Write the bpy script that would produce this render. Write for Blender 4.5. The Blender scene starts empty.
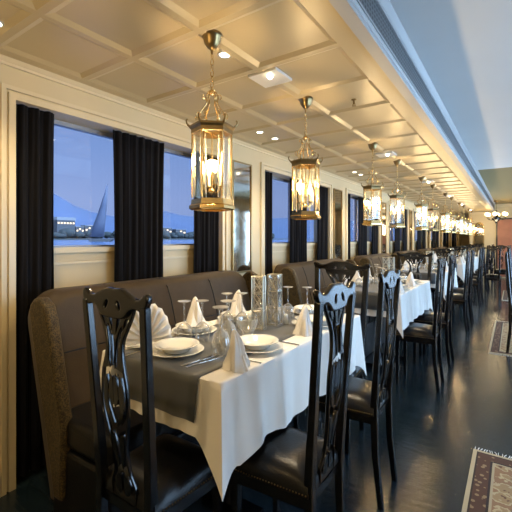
import bpy, bmesh, math, random
from mathutils import Vector, Matrix
random.seed(7)
S = bpy.context.scene
COL = S.collection
PI = math.pi
sin, cos, rad = math.sin, math.cos, math.radians

# ------------------------------------------------------------------ materials
def nmat(name):
    m = bpy.data.materials.new(name); m.use_nodes = True
    nt = m.node_tree; nt.nodes.clear()
    return m, nt, nt.nodes, nt.links

def N(nodes, t, **kw):
    n = nodes.new(t)
    for k, v in kw.items():
        if k.startswith('_'): setattr(n, k[1:], v)
        else: n.inputs[k.replace('__', ' ')].default_value = v
    return n

def rgba(c): return (c[0], c[1], c[2], 1.0)

def princ(name, col, rough=0.5, metal=0.0, var=0.0, vscale=8.0, bump=0.0, bscale=40.0, coat=0.0, sheen=0.0, spec=0.5, rvar=0.0, stretch=None):
    m, nt, nd, L = nmat(name)
    o = N(nd, 'ShaderNodeOutputMaterial'); b = N(nd, 'ShaderNodeBsdfPrincipled')
    b.inputs['Base Color'].default_value = rgba(col); b.inputs['Roughness'].default_value = rough
    b.inputs['Metallic'].default_value = metal; b.inputs['Coat Weight'].default_value = coat
    b.inputs['Coat Roughness'].default_value = 0.12
    b.inputs['Sheen Weight'].default_value = sheen; b.inputs['Specular IOR Level'].default_value = spec
    L.new(b.outputs[0], o.inputs[0])
    tc = N(nd, 'ShaderNodeTexCoord'); mp = N(nd, 'ShaderNodeMapping'); L.new(tc.outputs['Object'], mp.inputs[0])
    if stretch: mp.inputs['Scale'].default_value = stretch
    if var > 0:
        n = N(nd, 'ShaderNodeTexNoise', Scale=vscale, Detail=5.0); L.new(mp.outputs[0], n.inputs['Vector'])
        mx = N(nd, 'ShaderNodeMix', _data_type='RGBA')
        mx.inputs[6].default_value = rgba([max(0, c*(1-var)) for c in col]); mx.inputs[7].default_value = rgba([min(1, c*(1+var)) for c in col])
        L.new(n.outputs['Fac'], mx.inputs[0]); L.new(mx.outputs[2], b.inputs['Base Color'])
        if rvar > 0:
            mr = N(nd, 'ShaderNodeMapRange'); mr.inputs[3].default_value = max(0.02, rough-rvar); mr.inputs[4].default_value = rough+rvar
            L.new(n.outputs['Fac'], mr.inputs[0]); L.new(mr.outputs[0], b.inputs['Roughness'])
    if bump > 0:
        n2 = N(nd, 'ShaderNodeTexNoise', Scale=bscale, Detail=4.0); L.new(mp.outputs[0], n2.inputs['Vector'])
        bp = N(nd, 'ShaderNodeBump', Strength=bump, Distance=0.01); L.new(n2.outputs['Fac'], bp.inputs['Height']); L.new(bp.outputs[0], b.inputs['Normal'])
    return m

def glassy(name, tint=(1, 1, 1), face=0.25, lo=0.05, hi=0.7, rough=0.03, gcol=(1, 1, 1), edge_glint=0.0):
    m, nt, nd, L = nmat(name)
    o = N(nd, 'ShaderNodeOutputMaterial'); t = N(nd, 'ShaderNodeBsdfTransparent'); g = N(nd, 'ShaderNodeBsdfGlossy')
    t.inputs[0].default_value = rgba(tint); g.inputs['Color'].default_value = rgba(gcol); g.inputs['Roughness'].default_value = rough
    lw = N(nd, 'ShaderNodeLayerWeight', Blend=face); mr = N(nd, 'ShaderNodeMapRange')
    mr.inputs[3].default_value = lo; mr.inputs[4].default_value = hi
    L.new(lw.outputs['Facing'], mr.inputs[0])
    mx = N(nd, 'ShaderNodeMixShader'); L.new(mr.outputs[0], mx.inputs[0]); L.new(t.outputs[0], mx.inputs[1]); L.new(g.outputs[0], mx.inputs[2])
    if edge_glint:  # white mixed in towards the edges, imitating bright highlights on clear glass
        df = N(nd, 'ShaderNodeBsdfTranslucent'); df.inputs[0].default_value = (0.9, 0.88, 0.82, 1); m3 = N(nd, 'ShaderNodeMixShader', Fac=edge_glint)
        d2 = N(nd, 'ShaderNodeBsdfDiffuse'); d2.inputs[0].default_value = (0.9, 0.88, 0.82, 1); m4 = N(nd, 'ShaderNodeMixShader', Fac=0.5)
        L.new(df.outputs[0], m4.inputs[1]); L.new(d2.outputs[0], m4.inputs[2]); L.new(g.outputs[0], m3.inputs[1]); L.new(m4.outputs[0], m3.inputs[2]); L.new(m3.outputs[0], mx.inputs[2])
    L.new(mx.outputs[0], o.inputs[0])
    return m

def emis(name, col, st):
    m, nt, nd, L = nmat(name)
    o = N(nd, 'ShaderNodeOutputMaterial'); e = N(nd, 'ShaderNodeEmission', Strength=st); e.inputs[0].default_value = rgba(col)
    L.new(e.outputs[0], o.inputs[0]); return m

M = {}
M['ceil'] = princ('ceiling_lacquer', (0.54, 0.44, 0.26), 0.36, var=0.06, vscale=3, bump=0.05, bscale=3)
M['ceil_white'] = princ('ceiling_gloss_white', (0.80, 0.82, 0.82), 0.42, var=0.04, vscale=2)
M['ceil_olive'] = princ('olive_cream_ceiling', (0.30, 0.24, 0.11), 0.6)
M['wall'] = princ('cream_paint', (0.62, 0.52, 0.32), 0.45, var=0.05, vscale=5)
M['trim'] = princ('cream_trim', (0.68, 0.58, 0.38), 0.35)
M['white_trim'] = princ('white_trim', (0.42, 0.43, 0.44), 0.35)
M['black'] = princ('black_lacquer', (0.003, 0.003, 0.004), 0.18, spec=0.62, bump=0.02, bscale=60)
M['leather'] = princ('black_leather', (0.005, 0.005, 0.006), 0.3, spec=0.3, bump=0.12, bscale=120)
M['curtain'] = princ('black_velvet', (0.004, 0.004, 0.006), 0.75, var=0.3, vscale=30, spec=0.15, sheen=0.02)
M['linen'] = princ('white_linen', (0.88, 0.84, 0.78), 0.75, var=0.03, vscale=14, bump=0.1, bscale=18)
M['napkin'] = princ('napkin_linen', (0.88, 0.85, 0.80), 0.8, bump=0.05, bscale=40)
M['runner'] = princ('charcoal_cloth', (0.052, 0.055, 0.057), 0.5, var=0.12, vscale=90, sheen=0.4)
M['china'] = princ('white_china', (0.86, 0.85, 0.79), 0.12, coat=0.3)
M['silver'] = princ('polished_steel', (0.75, 0.73, 0.68), 0.15, metal=1.0)
M['brass'] = princ('aged_brass', (0.72, 0.52, 0.23), 0.24, metal=1.0, var=0.2, vscale=30)
M['brass_dark'] = princ('dark_bronze', (0.34, 0.24, 0.11), 0.3, metal=1.0, var=0.2, vscale=40)
M['bench'] = princ('taupe_upholstery', (0.050, 0.033, 0.016), 0.55, var=0.25, vscale=14, bump=0.15, bscale=160, sheen=0.06, spec=0.25)
M['glassware'] = glassy('clear_glassware', (0.985, 0.985, 0.98), 0.35, 0.08, 0.95, 0.02, edge_glint=0.5)
M['lantern_glass'] = glassy('lantern_glass', (1.0, 0.97, 0.88), 0.3, 0.06, 0.6, 0.05)
M['pane'] = glassy('window_glass', (0.96, 0.97, 1.0), 0.15, 0.012, 0.6, 0.005)
M['crystal'] = glassy('cut_crystal', (0.97, 0.96, 0.92), 0.5, 0.15, 0.85, 0.05, edge_glint=0.5)
M['mirror'] = princ('antique_mirror', (0.42, 0.40, 0.35), 0.06, metal=1.0, var=0.25, vscale=18, rvar=0.05)
M['bulb'] = emis('warm_bulb', (1.0, 0.68, 0.30), 10.0)
M['spot'] = emis('downlight_lens', (1.0, 0.88, 0.62), 12.0)
M['candle'] = princ('ivory_candle', (0.8, 0.72, 0.52), 0.5)
M['plate'] = princ('white_plate_paint', (0.8, 0.77, 0.7), 0.4)
M['pink'] = princ('faded_pink_panel', (0.42, 0.17, 0.10), 0.5, var=0.3, vscale=4)
M['darkwood'] = princ('dark_wood', (0.02, 0.014, 0.010), 0.35)
M['chrome'] = princ('chrome', (0.62, 0.56, 0.43), 0.3, metal=0.8)
M['alu'] = princ('window_frame_metal', (0.30, 0.31, 0.34), 0.4, metal=0.5)

def floor_mat():
    m, nt, nd, L = nmat('dark_lacquered_planks')
    o = N(nd, 'ShaderNodeOutputMaterial'); b = N(nd, 'ShaderNodeBsdfPrincipled'); L.new(b.outputs[0], o.inputs[0])
    tc = N(nd, 'ShaderNodeTexCoord'); mp = N(nd, 'ShaderNodeMapping'); L.new(tc.outputs['Object'], mp.inputs[0])
    br = N(nd, 'ShaderNodeTexBrick', Scale=1.0); br.inputs['Brick Width'].default_value = 1.6; br.inputs['Row Height'].default_value = 0.115
    br.inputs['Mortar Size'].default_value = 0.0025; br.inputs['Color1'].default_value = (0.009, 0.018, 0.025, 1); br.inputs['Color2'].default_value = (0.015, 0.027, 0.036, 1)
    br.inputs['Mortar'].default_value = (0.002, 0.003, 0.004, 1); L.new(mp.outputs[0], br.inputs['Vector'])
    mp2 = N(nd, 'ShaderNodeMapping'); mp2.inputs['Scale'].default_value = (2.5, 14, 1); L.new(tc.outputs['Object'], mp2.inputs[0])
    n = N(nd, 'ShaderNodeTexNoise', Scale=2.2, Detail=8.0, Roughness=0.65); L.new(mp2.outputs[0], n.inputs['Vector'])
    mr = N(nd, 'ShaderNodeMapRange'); mr.inputs[1].default_value = 0.3; mr.inputs[2].default_value = 0.75; mr.inputs[3].default_value = 0.06; mr.inputs[4].default_value = 0.22
    L.new(n.outputs['Fac'], mr.inputs[0]); L.new(mr.outputs[0], b.inputs['Roughness'])
    sc = N(nd, 'ShaderNodeTexNoise', Scale=9.0, Detail=6.0); L.new(mp2.outputs[0], sc.inputs['Vector'])
    rp = N(nd, 'ShaderNodeValToRGB'); rp.color_ramp.elements[0].position = 0.66; rp.color_ramp.elements[0].color = (0, 0, 0, 1); rp.color_ramp.elements[1].position = 0.8; rp.color_ramp.elements[1].color = (1, 1, 1, 1)
    L.new(sc.outputs['Fac'], rp.inputs[0])
    mx = N(nd, 'ShaderNodeMix', _data_type='RGBA'); mx.inputs[7].default_value = (0.05, 0.045, 0.035, 1)
    L.new(rp.outputs[0], mx.inputs[0]); L.new(br.outputs['Color'], mx.inputs[6]); L.new(mx.outputs[2], b.inputs['Base Color'])
    ad = N(nd, 'ShaderNodeMath', _operation='ADD'); ml = N(nd, 'ShaderNodeMath', _operation='MULTIPLY'); ml.inputs[1].default_value = 0.5
    L.new(br.outputs['Fac'], ml.inputs[0]); L.new(n.outputs['Fac'], ad.inputs[0]); L.new(ml.outputs[0], ad.inputs[1])
    bp = N(nd, 'ShaderNodeBump', Strength=0.35, Distance=0.008); L.new(ad.outputs[0], bp.inputs['Height']); L.new(bp.outputs[0], b.inputs['Normal'])
    b.inputs['Specular IOR Level'].default_value = 0.7
    return m
M['floor'] = floor_mat()

def brocade():
    m, nt, nd, L = nmat('gold_brocade')
    o = N(nd, 'ShaderNodeOutputMaterial'); b = N(nd, 'ShaderNodeBsdfPrincipled'); L.new(b.outputs[0], o.inputs[0])
    tc = N(nd, 'ShaderNodeTexCoord')
    n = N(nd, 'ShaderNodeTexNoise', Scale=34.0, Detail=4.0, Distortion=1.5); L.new(tc.outputs['Object'], n.inputs['Vector'])
    v = N(nd, 'ShaderNodeTexVoronoi', Scale=150.0); L.new(tc.outputs['Object'], v.inputs['Vector'])
    ad = N(nd, 'ShaderNodeMath', _operation='MULTIPLY'); L.new(n.outputs['Fac'], ad.inputs[0]); L.new(v.outputs['Distance'], ad.inputs[1])
    rp = N(nd, 'ShaderNodeValToRGB'); e = rp.color_ramp.elements
    e[0].position = 0.10; e[0].color = (0.010, 0.0095, 0.007, 1); e[1].position = 0.42; e[1].color = (0.105, 0.072, 0.027, 1)
    L.new(ad.outputs[0], rp.inputs[0]); L.new(rp.outputs[0], b.inputs['Base Color'])
    b.inputs['Roughness'].default_value = 0.5; b.inputs['Sheen Weight'].default_value = 0.04; b.inputs['Specular IOR Level'].default_value = 0.3
    bp = N(nd, 'ShaderNodeBump', Strength=0.3, Distance=0.006); L.new(ad.outputs[0], bp.inputs['Height']); L.new(bp.outputs[0], b.inputs['Normal'])
    return m
M['brocade'] = brocade()

def grille_mat():
    m, nt, nd, L = nmat('perforated_grille')
    o = N(nd, 'ShaderNodeOutputMaterial'); b = N(nd, 'ShaderNodeBsdfPrincipled'); L.new(b.outputs[0], o.inputs[0])
    tc = N(nd, 'ShaderNodeTexCoord'); sp = N(nd, 'ShaderNodeSeparateXYZ'); L.new(tc.outputs['Object'], sp.inputs[0])
    outs = []
    for ax, per in (('Y', 0.036), ('Z', 0.0245)):
        d = N(nd, 'ShaderNodeMath', _operation='MULTIPLY'); d.inputs[1].default_value = 2*PI/per; L.new(sp.outputs[ax], d.inputs[0])
        s = N(nd, 'ShaderNodeMath', _operation='SINE'); L.new(d.outputs[0], s.inputs[0]); outs.append(s)
    mn = N(nd, 'ShaderNodeMath', _operation='MINIMUM'); L.new(outs[0].outputs[0], mn.inputs[0]); L.new(outs[1].outputs[0], mn.inputs[1])
    gt = N(nd, 'ShaderNodeMath', _operation='GREATER_THAN'); gt.inputs[1].default_value = -0.25; L.new(mn.outputs[0], gt.inputs[0])
    mx = N(nd, 'ShaderNodeMix', _data_type='RGBA'); mx.inputs[6].default_value = (0.13, 0.14, 0.15, 1); mx.inputs[7].default_value = (0.012, 0.016, 0.02, 1)
    L.new(gt.outputs[0], mx.inputs[0]); L.new(mx.outputs[2], b.inputs['Base Color']); b.inputs['Roughness'].default_value = 0.4
    return m
M['grille'] = grille_mat()

def rug_mat(hw, hh):
    m, nt, nd, L = nmat('oriental_rug')
    o = N(nd, 'ShaderNodeOutputMaterial'); b = N(nd, 'ShaderNodeBsdfPrincipled'); L.new(b.outputs[0], o.inputs[0])
    tc = N(nd, 'ShaderNodeTexCoord'); sp = N(nd, 'ShaderNodeSeparateXYZ'); L.new(tc.outputs['Object'], sp.inputs[0])
    ds = []
    for ax, h in (('X', hw), ('Y', hh)):
        a = N(nd, 'ShaderNodeMath', _operation='ABSOLUTE'); L.new(sp.outputs[ax], a.inputs[0])
        s = N(nd, 'ShaderNodeMath', _operation='SUBTRACT'); s.inputs[0].default_value = h; L.new(a.outputs[0], s.inputs[1]); ds.append(s)
    d = N(nd, 'ShaderNodeMath', _operation='MINIMUM'); L.new(ds[0].outputs[0], d.inputs[0]); L.new(ds[1].outputs[0], d.inputs[1])
    # motifs of the field
    mp = N(nd, 'ShaderNodeMapping'); mp.inputs['Scale'].default_value = (6, 9, 1); L.new(tc.outputs['Object'], mp.inputs[0])
    v = N(nd, 'ShaderNodeTexVoronoi', Scale=1.0); v.inputs['Randomness'].default_value = 0.35; L.new(mp.outputs[0], v.inputs['Vector'])
    nz = N(nd, 'ShaderNodeTexNoise', Scale=22.0, Detail=3.0); L.new(tc.outputs['Object'], nz.inputs['Vector'])
    mm = N(nd, 'ShaderNodeMath', _operation='ADD'); L.new(v.outputs['Distance'], mm.inputs[0]); L.new(nz.outputs['Fac'], mm.inputs[1])
    fr = N(nd, 'ShaderNodeValToRGB'); fr.color_ramp.interpolation = 'CONSTANT'; e = fr.color_ramp.elements
    e[0].position = 0; e[0].color = (0.16, 0.08, 0.045, 1); e[1].position = 0.66; e[1].color = (0.36, 0.24, 0.12, 1)
    x = e.new(0.86); x.color = (0.50, 0.40, 0.23, 1); x = e.new(0.98); x.color = (0.30, 0.17, 0.09, 1)
    L.new(mm.outputs[0], fr.inputs[0])
    v2 = N(nd, 'ShaderNodeTexVoronoi', Scale=26.0); L.new(tc.outputs['Object'], v2.inputs['Vector'])
    bd = N(nd, 'ShaderNodeValToRGB'); bd.color_ramp.interpolation = 'CONSTANT'; e = bd.color_ramp.elements
    e[0].position = 0; e[0].color = (0.30, 0.2, 0.1, 1); e[1].position = 0.3; e[1].color = (0.10, 0.045, 0.025, 1)
    L.new(v2.outputs['Distance'], bd.inputs[0])
    prev = fr.outputs[0]
    for lim, src in ((0.125, (0.45, 0.36, 0.22)), (0.112, (0.04, 0.025, 0.02)), (0.10, bd), (0.032, (0.05, 0.03, 0.02)), (0.022, (0.52, 0.42, 0.26))):
        lt = N(nd, 'ShaderNodeMath', _operation='LESS_THAN'); lt.inputs[1].default_value = lim; L.new(d.outputs[0], lt.inputs[0])
        mx = N(nd, 'ShaderNodeMix', _data_type='RGBA'); L.new(lt.outputs[0], mx.inputs[0]); L.new(prev, mx.inputs[6])
        if isinstance(src, tuple): mx.inputs[7].default_value = rgba(src)
        else: L.new(src.outputs[0], mx.inputs[7])
        prev = mx.outputs[2]
    L.new(prev, b.inputs['Base Color']); b.inputs['Roughness'].default_value = 0.85
    n3 = N(nd, 'ShaderNodeTexNoise', Scale=200.0); L.new(tc.outputs['Object'], n3.inputs['Vector'])
    bp = N(nd, 'ShaderNodeBump', Strength=0.4, Distance=0.004); L.new(n3.outputs['Fac'], bp.inputs['Height']); L.new(bp.outputs[0], b.inputs['Normal'])
    return m

def water_mat():
    m, nt, nd, L = nmat('river_water')
    o = N(nd, 'ShaderNodeOutputMaterial'); b = N(nd, 'ShaderNodeBsdfPrincipled'); L.new(b.outputs[0], o.inputs[0])
    b.inputs['Base Color'].default_value = (0.06, 0.10, 0.20, 1); b.inputs['Roughness'].default_value = 0.2
    tc = N(nd, 'ShaderNodeTexCoord'); n = N(nd, 'ShaderNodeTexNoise', Scale=0.35, Detail=5.0); L.new(tc.outputs['Object'], n.inputs['Vector'])
    bp = N(nd, 'ShaderNodeBump', Strength=0.6, Distance=0.3); L.new(n.outputs['Fac'], bp.inputs['Height']); L.new(bp.outputs[0], b.inputs['Normal'])
    return m
M['water'] = water_mat()
M['hill'] = princ('hazy_blue_hills', (0.035, 0.052, 0.11), 0.9, var=0.15, vscale=0.004)  # aerial haze of the distance is put into the blue base colour
M['tree'] = princ('dark_tree_foliage', (0.010, 0.014, 0.018), 0.9, var=0.4, vscale=0.4)
M['house'] = princ('pale_house_wall', (0.02, 0.022, 0.032), 0.8)
M['house_pale'] = princ('white_house_wall', (0.09, 0.095, 0.12), 0.8)
M['lit'] = emis('lit_window', (1.0, 0.78, 0.5), 2.2)
M['sail'] = princ('grey_sail_cloth', (0.035, 0.042, 0.075), 0.8, var=0.1, vscale=0.5)
M['hull'] = princ('boat_hull', (0.03, 0.03, 0.04), 0.6)

# ------------------------------------------------------------------ mesh helpers
def B(): return bmesh.new()

def box(bm, x0, x1, y0, y1, z0, z1):
    v = [bm.verts.new((x, y, z)) for z in (z0, z1) for (x, y) in ((x0, y0), (x1, y0), (x1, y1), (x0, y1))]
    for f in ((0, 3, 2, 1), (4, 5, 6, 7), (0, 1, 5, 4), (1, 2, 6, 5), (2, 3, 7, 6), (3, 0, 4, 7)):
        bm.faces.new([v[i] for i in f])

def prism(bm, pts, axis, a0, a1):
    def P(p, a):
        if axis == 'x': return (a, p[0], p[1])
        if axis == 'y': return (p[0], a, p[1])
        return (p[0], p[1], a)
    A = [bm.verts.new(P(p, a0)) for p in pts]; C = [bm.verts.new(P(p, a1)) for p in pts]
    n = len(pts)
    bm.faces.new(A); bm.faces.new(C[::-1])
    for i in range(n): bm.faces.new([A[i], C[i], C[(i+1) % n], A[(i+1) % n]])

def lathe(bm, prof, n=24, c=(0, 0, 0), mod=None, cap=False):
    rings = []
    for r, z in prof:
        if r < 1e-5: rings.append([bm.verts.new((c[0], c[1], c[2]+z))])
        else:
            rings.append([bm.verts.new((c[0]+r*(mod(a, z) if mod else 1)*cos(a), c[1]+r*(mod(a, z) if mod else 1)*sin(a), c[2]+z)) for a in [2*PI*i/n for i in range(n)]])
    for R0, R1 in zip(rings, rings[1:]):
        for i in range(n):
            j = (i+1) % n
            if len(R0) == 1 and len(R1) == 1: break
            if len(R0) == 1: bm.faces.new([R0[0], R1[j], R1[i]])
            elif len(R1) == 1: bm.faces.new([R0[i], R0[j], R1[0]])
            else: bm.faces.new([R0[i], R0[j], R1[j], R1[i]])
    if cap:
        if len(rings[0]) > 2: bm.faces.new(rings[0][::-1])
        if len(rings[-1]) > 2: bm.faces.new(rings[-1])

def tube(bm, pts, r, n=8, closed=False):
    pts = [Vector(p) for p in pts]; m = len(pts)
    rs = r if isinstance(r, (list, tuple)) else [r]*m
    rings = []; nrm = None
    for i, p in enumerate(pts):
        if closed: t = (pts[(i+1) % m]-pts[i-1]).normalized()
        else: t = (pts[min(i+1, m-1)]-pts[max(i-1, 0)]).normalized()
        if nrm is None:
            nrm = t.orthogonal().normalized()
        nrm = (nrm - t*nrm.dot(t))
        nrm = nrm.normalized() if nrm.length > 1e-6 else t.orthogonal().normalized()
        bn = t.cross(nrm)
        rings.append([bm.verts.new(p+(nrm*cos(2*PI*k/n)+bn*sin(2*PI*k/n))*rs[i]) for k in range(n)])
    pairs = list(zip(rings, rings[1:])) + ([(rings[-1], rings[0])] if closed else [])
    for a, b in pairs:
        for k in range(n): bm.faces.new([a[k], a[(k+1) % n], b[(k+1) % n], b[k]])
    if not closed:
        bm.faces.new(rings[0][::-1]); bm.faces.new(rings[-1])

def vsweep(bm, st):
    """square-section post through stations (x, y, z, width, depth)"""
    rings = [[bm.verts.new((x+sx*w/2, y+sy*d/2, z)) for sx, sy in ((-1, -1), (1, -1), (1, 1), (-1, 1))] for x, y, z, w, d in st]
    bm.faces.new(rings[0][::-1]); bm.faces.new(rings[-1])
    for a, b in zip(rings, rings[1:]):
        for k in range(4): bm.faces.new([a[k], a[(k+1) % 4], b[(k+1) % 4], b[k]])

def ball(bm, c, r, u=10, v=6, sz=1.0):
    prof = [(r*sin(PI*i/v), -r*sz*cos(PI*i/v)) for i in range(v+1)]
    lathe(bm, prof, u, c)

def obj(name, bm, mat, parent=None, smooth=None, bev=0.0, seg=2, sub=0, solid=0.0, loc=None):
    bmesh.ops.recalc_face_normals(bm, faces=bm.faces[:])
    me = bpy.data.meshes.new(name); bm.to_mesh(me); bm.free()
    return fin(name, me, mat, parent, smooth, bev, seg, sub, solid, loc)

def fin(name, me, mat, parent=None, smooth=None, bev=0.0, seg=2, sub=0, solid=0.0, loc=None):
    me.materials.clear(); me.materials.append(mat)
    o = bpy.data.objects.new(name, me); COL.objects.link(o)
    if smooth is not None:
        me.polygons.foreach_set('use_smooth', [True]*len(me.polygons))
        if smooth < 180: me.set_sharp_from_angle(angle=rad(smooth))
    if solid: s = o.modifiers.new('solid', 'SOLIDIFY'); s.thickness = solid; s.offset = 0
    if bev:
        b = o.modifiers.new('bevel', 'BEVEL'); b.width = bev; b.segments = seg; b.limit_method = 'ANGLE'; b.angle_limit = rad(35)
        b.harden_normals = False
    if sub: s = o.modifiers.new('sub', 'SUBSURF'); s.levels = sub; s.render_levels = sub
    if parent is not None: o.parent = parent
    if loc: o.location = loc
    return o

def tag(o, label=None, cat=None, group=None, kind=None):
    for k, v in (('label', label), ('category', cat), ('group', group), ('kind', kind)):
        if v: o[k] = v
    return o

def thing(name, label, cat, loc=(0, 0, 0), rz=0.0, group=None):
    o = bpy.data.objects.new(name, None); COL.objects.link(o); o.empty_display_size = 0.1
    o.location = loc; o.rotation_euler = (0, 0, rz)
    return tag(o, label, cat, group)

def dup(o, parent=None):
    c = o.copy(); COL.objects.link(c)
    if parent is not None: c.parent = parent
    for ch in [x for x in KIDS.get(o.name, [])]: dup(ch, c)
    return c
KIDS = {}
def index_kids(root):
    def rec(o):
        KIDS[o.name] = list(o.children)
        for c in KIDS[o.name]: rec(c)
    rec(root)

def place(proto, used, loc, rz, label, group=None, scale=None):
    o = proto if not used else dup(proto)
    o.location = loc; o.rotation_euler = (0, 0, rz); o['label'] = label
    if group: o['group'] = group
    if scale: o.scale = scale
    return o

class Proto:
    def __init__(s, root): s.root = root; s.used = False; index_kids(root)
    def at(s, loc, rz=0.0, label='', group=None, scale=None):
        o = place(s.root, s.used, loc, rz, label, group, scale); s.used = True
        if scale is None: o.scale = (1, 1, 1)
        return o

def struct(name, bm, mat, **kw):
    o = obj(name, bm, mat, **kw); o['kind'] = 'structure'; return o

def catmull(pts, n=8, closed=True):
    out = []; m = len(pts)
    for i in range(m if closed else m-1):
        p0, p1, p2, p3 = (pts[(i-1) % m], pts[i], pts[(i+1) % m], pts[(i+2) % m]) if closed else (pts[max(i-1, 0)], pts[i], pts[i+1], pts[min(i+2, m-1)])
        for k in range(n):
            t = k/n
            out.append(tuple(0.5*(2*b+(c-a)*t+(2*a-5*b+4*c-d)*t*t+(-a+3*b-3*c+d)*t**3) for a, b, c, d in zip(p0, p1, p2, p3)))
    if not closed: out.append(tuple(pts[-1]))
    return out

def filled(loops, ext, bd=0.0):
    """mesh of a flat outline with holes, thickened (x, y outline; z thickness)"""
    cu = bpy.data.curves.new('tmp', 'CURVE'); cu.dimensions = '2D'; cu.fill_mode = 'BOTH'; cu.extrude = ext; cu.bevel_depth = bd; cu.bevel_resolution = 2; cu.offset = -bd*0.8
    for lp in loops:
        s = cu.splines.new('POLY'); s.points.add(len(lp)-1)
        for i, p in enumerate(lp): s.points[i].co = (p[0], p[1], 0, 1)
        s.use_cyclic_u = True
    o = bpy.data.objects.new('tmp', cu); COL.objects.link(o)
    dg = bpy.context.evaluated_depsgraph_get(); dg.update()
    me = bpy.data.meshes.new_from_object(o.evaluated_get(dg))
    bpy.data.objects.remove(o); bpy.data.curves.remove(cu)
    return me

# ------------------------------------------------------------------ layout
EYE = 1.4
PITCH = 2.55; NB = 6; NW = 8
XW = -2.31            # window wall
ZC = EYE+0.993        # low ceiling over the tables
ZR = EYE+1.253        # higher ceiling over the aisle
ZP = ZC+0.013
XS = -0.578           # step between the ceilings
Y0, Y1, YF = -2.6, 16.1, 22.6; XN = -1.36
XR = 2.3
OY0, OW = 0.97, 1.81  # window bays
ZS, ZH = 1.345, 2.18  # sill, head
ORD = ['first', 'second', 'third', 'fourth', 'fifth', 'sixth', 'seventh', 'eighth']

# camera
cam = bpy.data.cameras.new('camera'); co = bpy.data.objects.new('camera', cam); COL.objects.link(co)
cam.sensor_width = 36.0; cam.lens = 375/512*36; cam.shift_y = -(256-239)/512; cam.clip_end = 20000; cam.clip_start = 0.02
co.location = (0, 0, EYE); co.rotation_euler = (PI/2, 0, rad(34.5)); S.camera = co

# ------------------------------------------------------------------ room shell
bm = B(); box(bm, XW-0.2, XR+0.1, Y0-0.1, YF+0.1, -0.1, 0); struct('floor', bm, M['floor'])

# low coffered ceiling: recessed panels with sloping sides
bm = B()
LX = [-2.22, -1.73, -1.24, -0.72]; LY = [0.82+0.5*i for i in range(-6, 44)]
def quad(a, b, c, d): bm.faces.new([bm.verts.new(p) for p in (a, b, c, d)])
def ringq(x0, x1, y0, y1, z, X0, X1, YY0, YY1, Z):
    a = [(x0, y0, z), (x1, y0, z), (x1, y1, z), (x0, y1, z)]; b = [(X0, YY0, Z), (X1, YY0, Z), (X1, YY1, Z), (X0, YY1, Z)]
    for i in range(4): quad(a[i], a[(i+1) % 4], b[(i+1) % 4], b[i])
xs = [XW-0.02]+LX+[XS]
for i in range(len(xs)-1):
    for j in range(len(LY)-1):
        x0, x1, y0, y1 = xs[i], xs[i+1], LY[j], LY[j+1]
        if i in (0, len(xs)-2): quad((x0, y0, ZC), (x1, y0, ZC), (x1, y1, ZC), (x0, y1, ZC)); continue
        f = 0.018; g = f+0.03; h = 0.013
        ringq(x0, x1, y0, y1, ZC, x0+f, x1-f, y0+f, y1-f, ZC)
        ringq(x0+f, x1-f, y0+f, y1-f, ZC, x0+g, x1-g, y0+g, y1-g, ZC+h)
        quad((x0+g, y0+g, ZC+h), (x1-g, y0+g, ZC+h), (x1-g, y1-g, ZC+h), (x0+g, y1-g, ZC+h))
bmesh.ops.remove_doubles(bm, verts=bm.verts[:], dist=1e-4)
box(bm, XW-0.2, XS-0.01, Y0-0.1, YF+0.1, ZC+0.06, ZC+0.1)
struct('ceiling', bm, M['ceil'])
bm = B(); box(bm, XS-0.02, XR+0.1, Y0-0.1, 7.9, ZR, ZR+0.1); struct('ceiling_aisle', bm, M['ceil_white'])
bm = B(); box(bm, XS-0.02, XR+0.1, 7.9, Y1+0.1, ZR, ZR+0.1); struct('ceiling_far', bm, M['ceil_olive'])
# step with mouldings
bm = B(); box(bm, XS-0.03, XS, Y0, Y1, ZC, ZR)
prism(bm, [(XS-0.05, ZC-0.012), (XS+0.012, ZC-0.012), (XS+0.018, ZC+0.0), (XS+0.012, ZC+0.02), (XS+0.008, ZC+0.024), (XS+0.016, ZC+0.036), (XS+0.008, ZC+0.055), (XS, ZC+0.058), (XS-0.05, ZC+0.03)], 'y', Y0, Y1)
prism(bm, [(XS-0.02, ZR-0.045), (XS+0.008, ZR-0.045), (XS+0.016, ZR-0.03), (XS+0.04, ZR-0.006), (XS+0.04, ZR+0.005), (XS-0.02, ZR+0.005)], 'y', Y0, Y1)
struct('trim_1', bm, M['white_trim'])
t = thing('air_vent', 'long perforated grey air vent running along the step between the two ceilings', 'air vent', (XS+0.004, 6.8, ZC+0.135))
bm = B(); box(bm, -0.003, 0.003, -9.2, 9.1, -0.073, 0.073); obj('vent_grille', bm, M['grille'], t)
bm = B(); box(bm, -0.004, 0.01, -9.2, 9.1, -0.08, -0.07); box(bm, -0.004, 0.01, -9.2, 9.1, 0.07, 0.08); obj('frame', bm, M['white_trim'], t)

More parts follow.
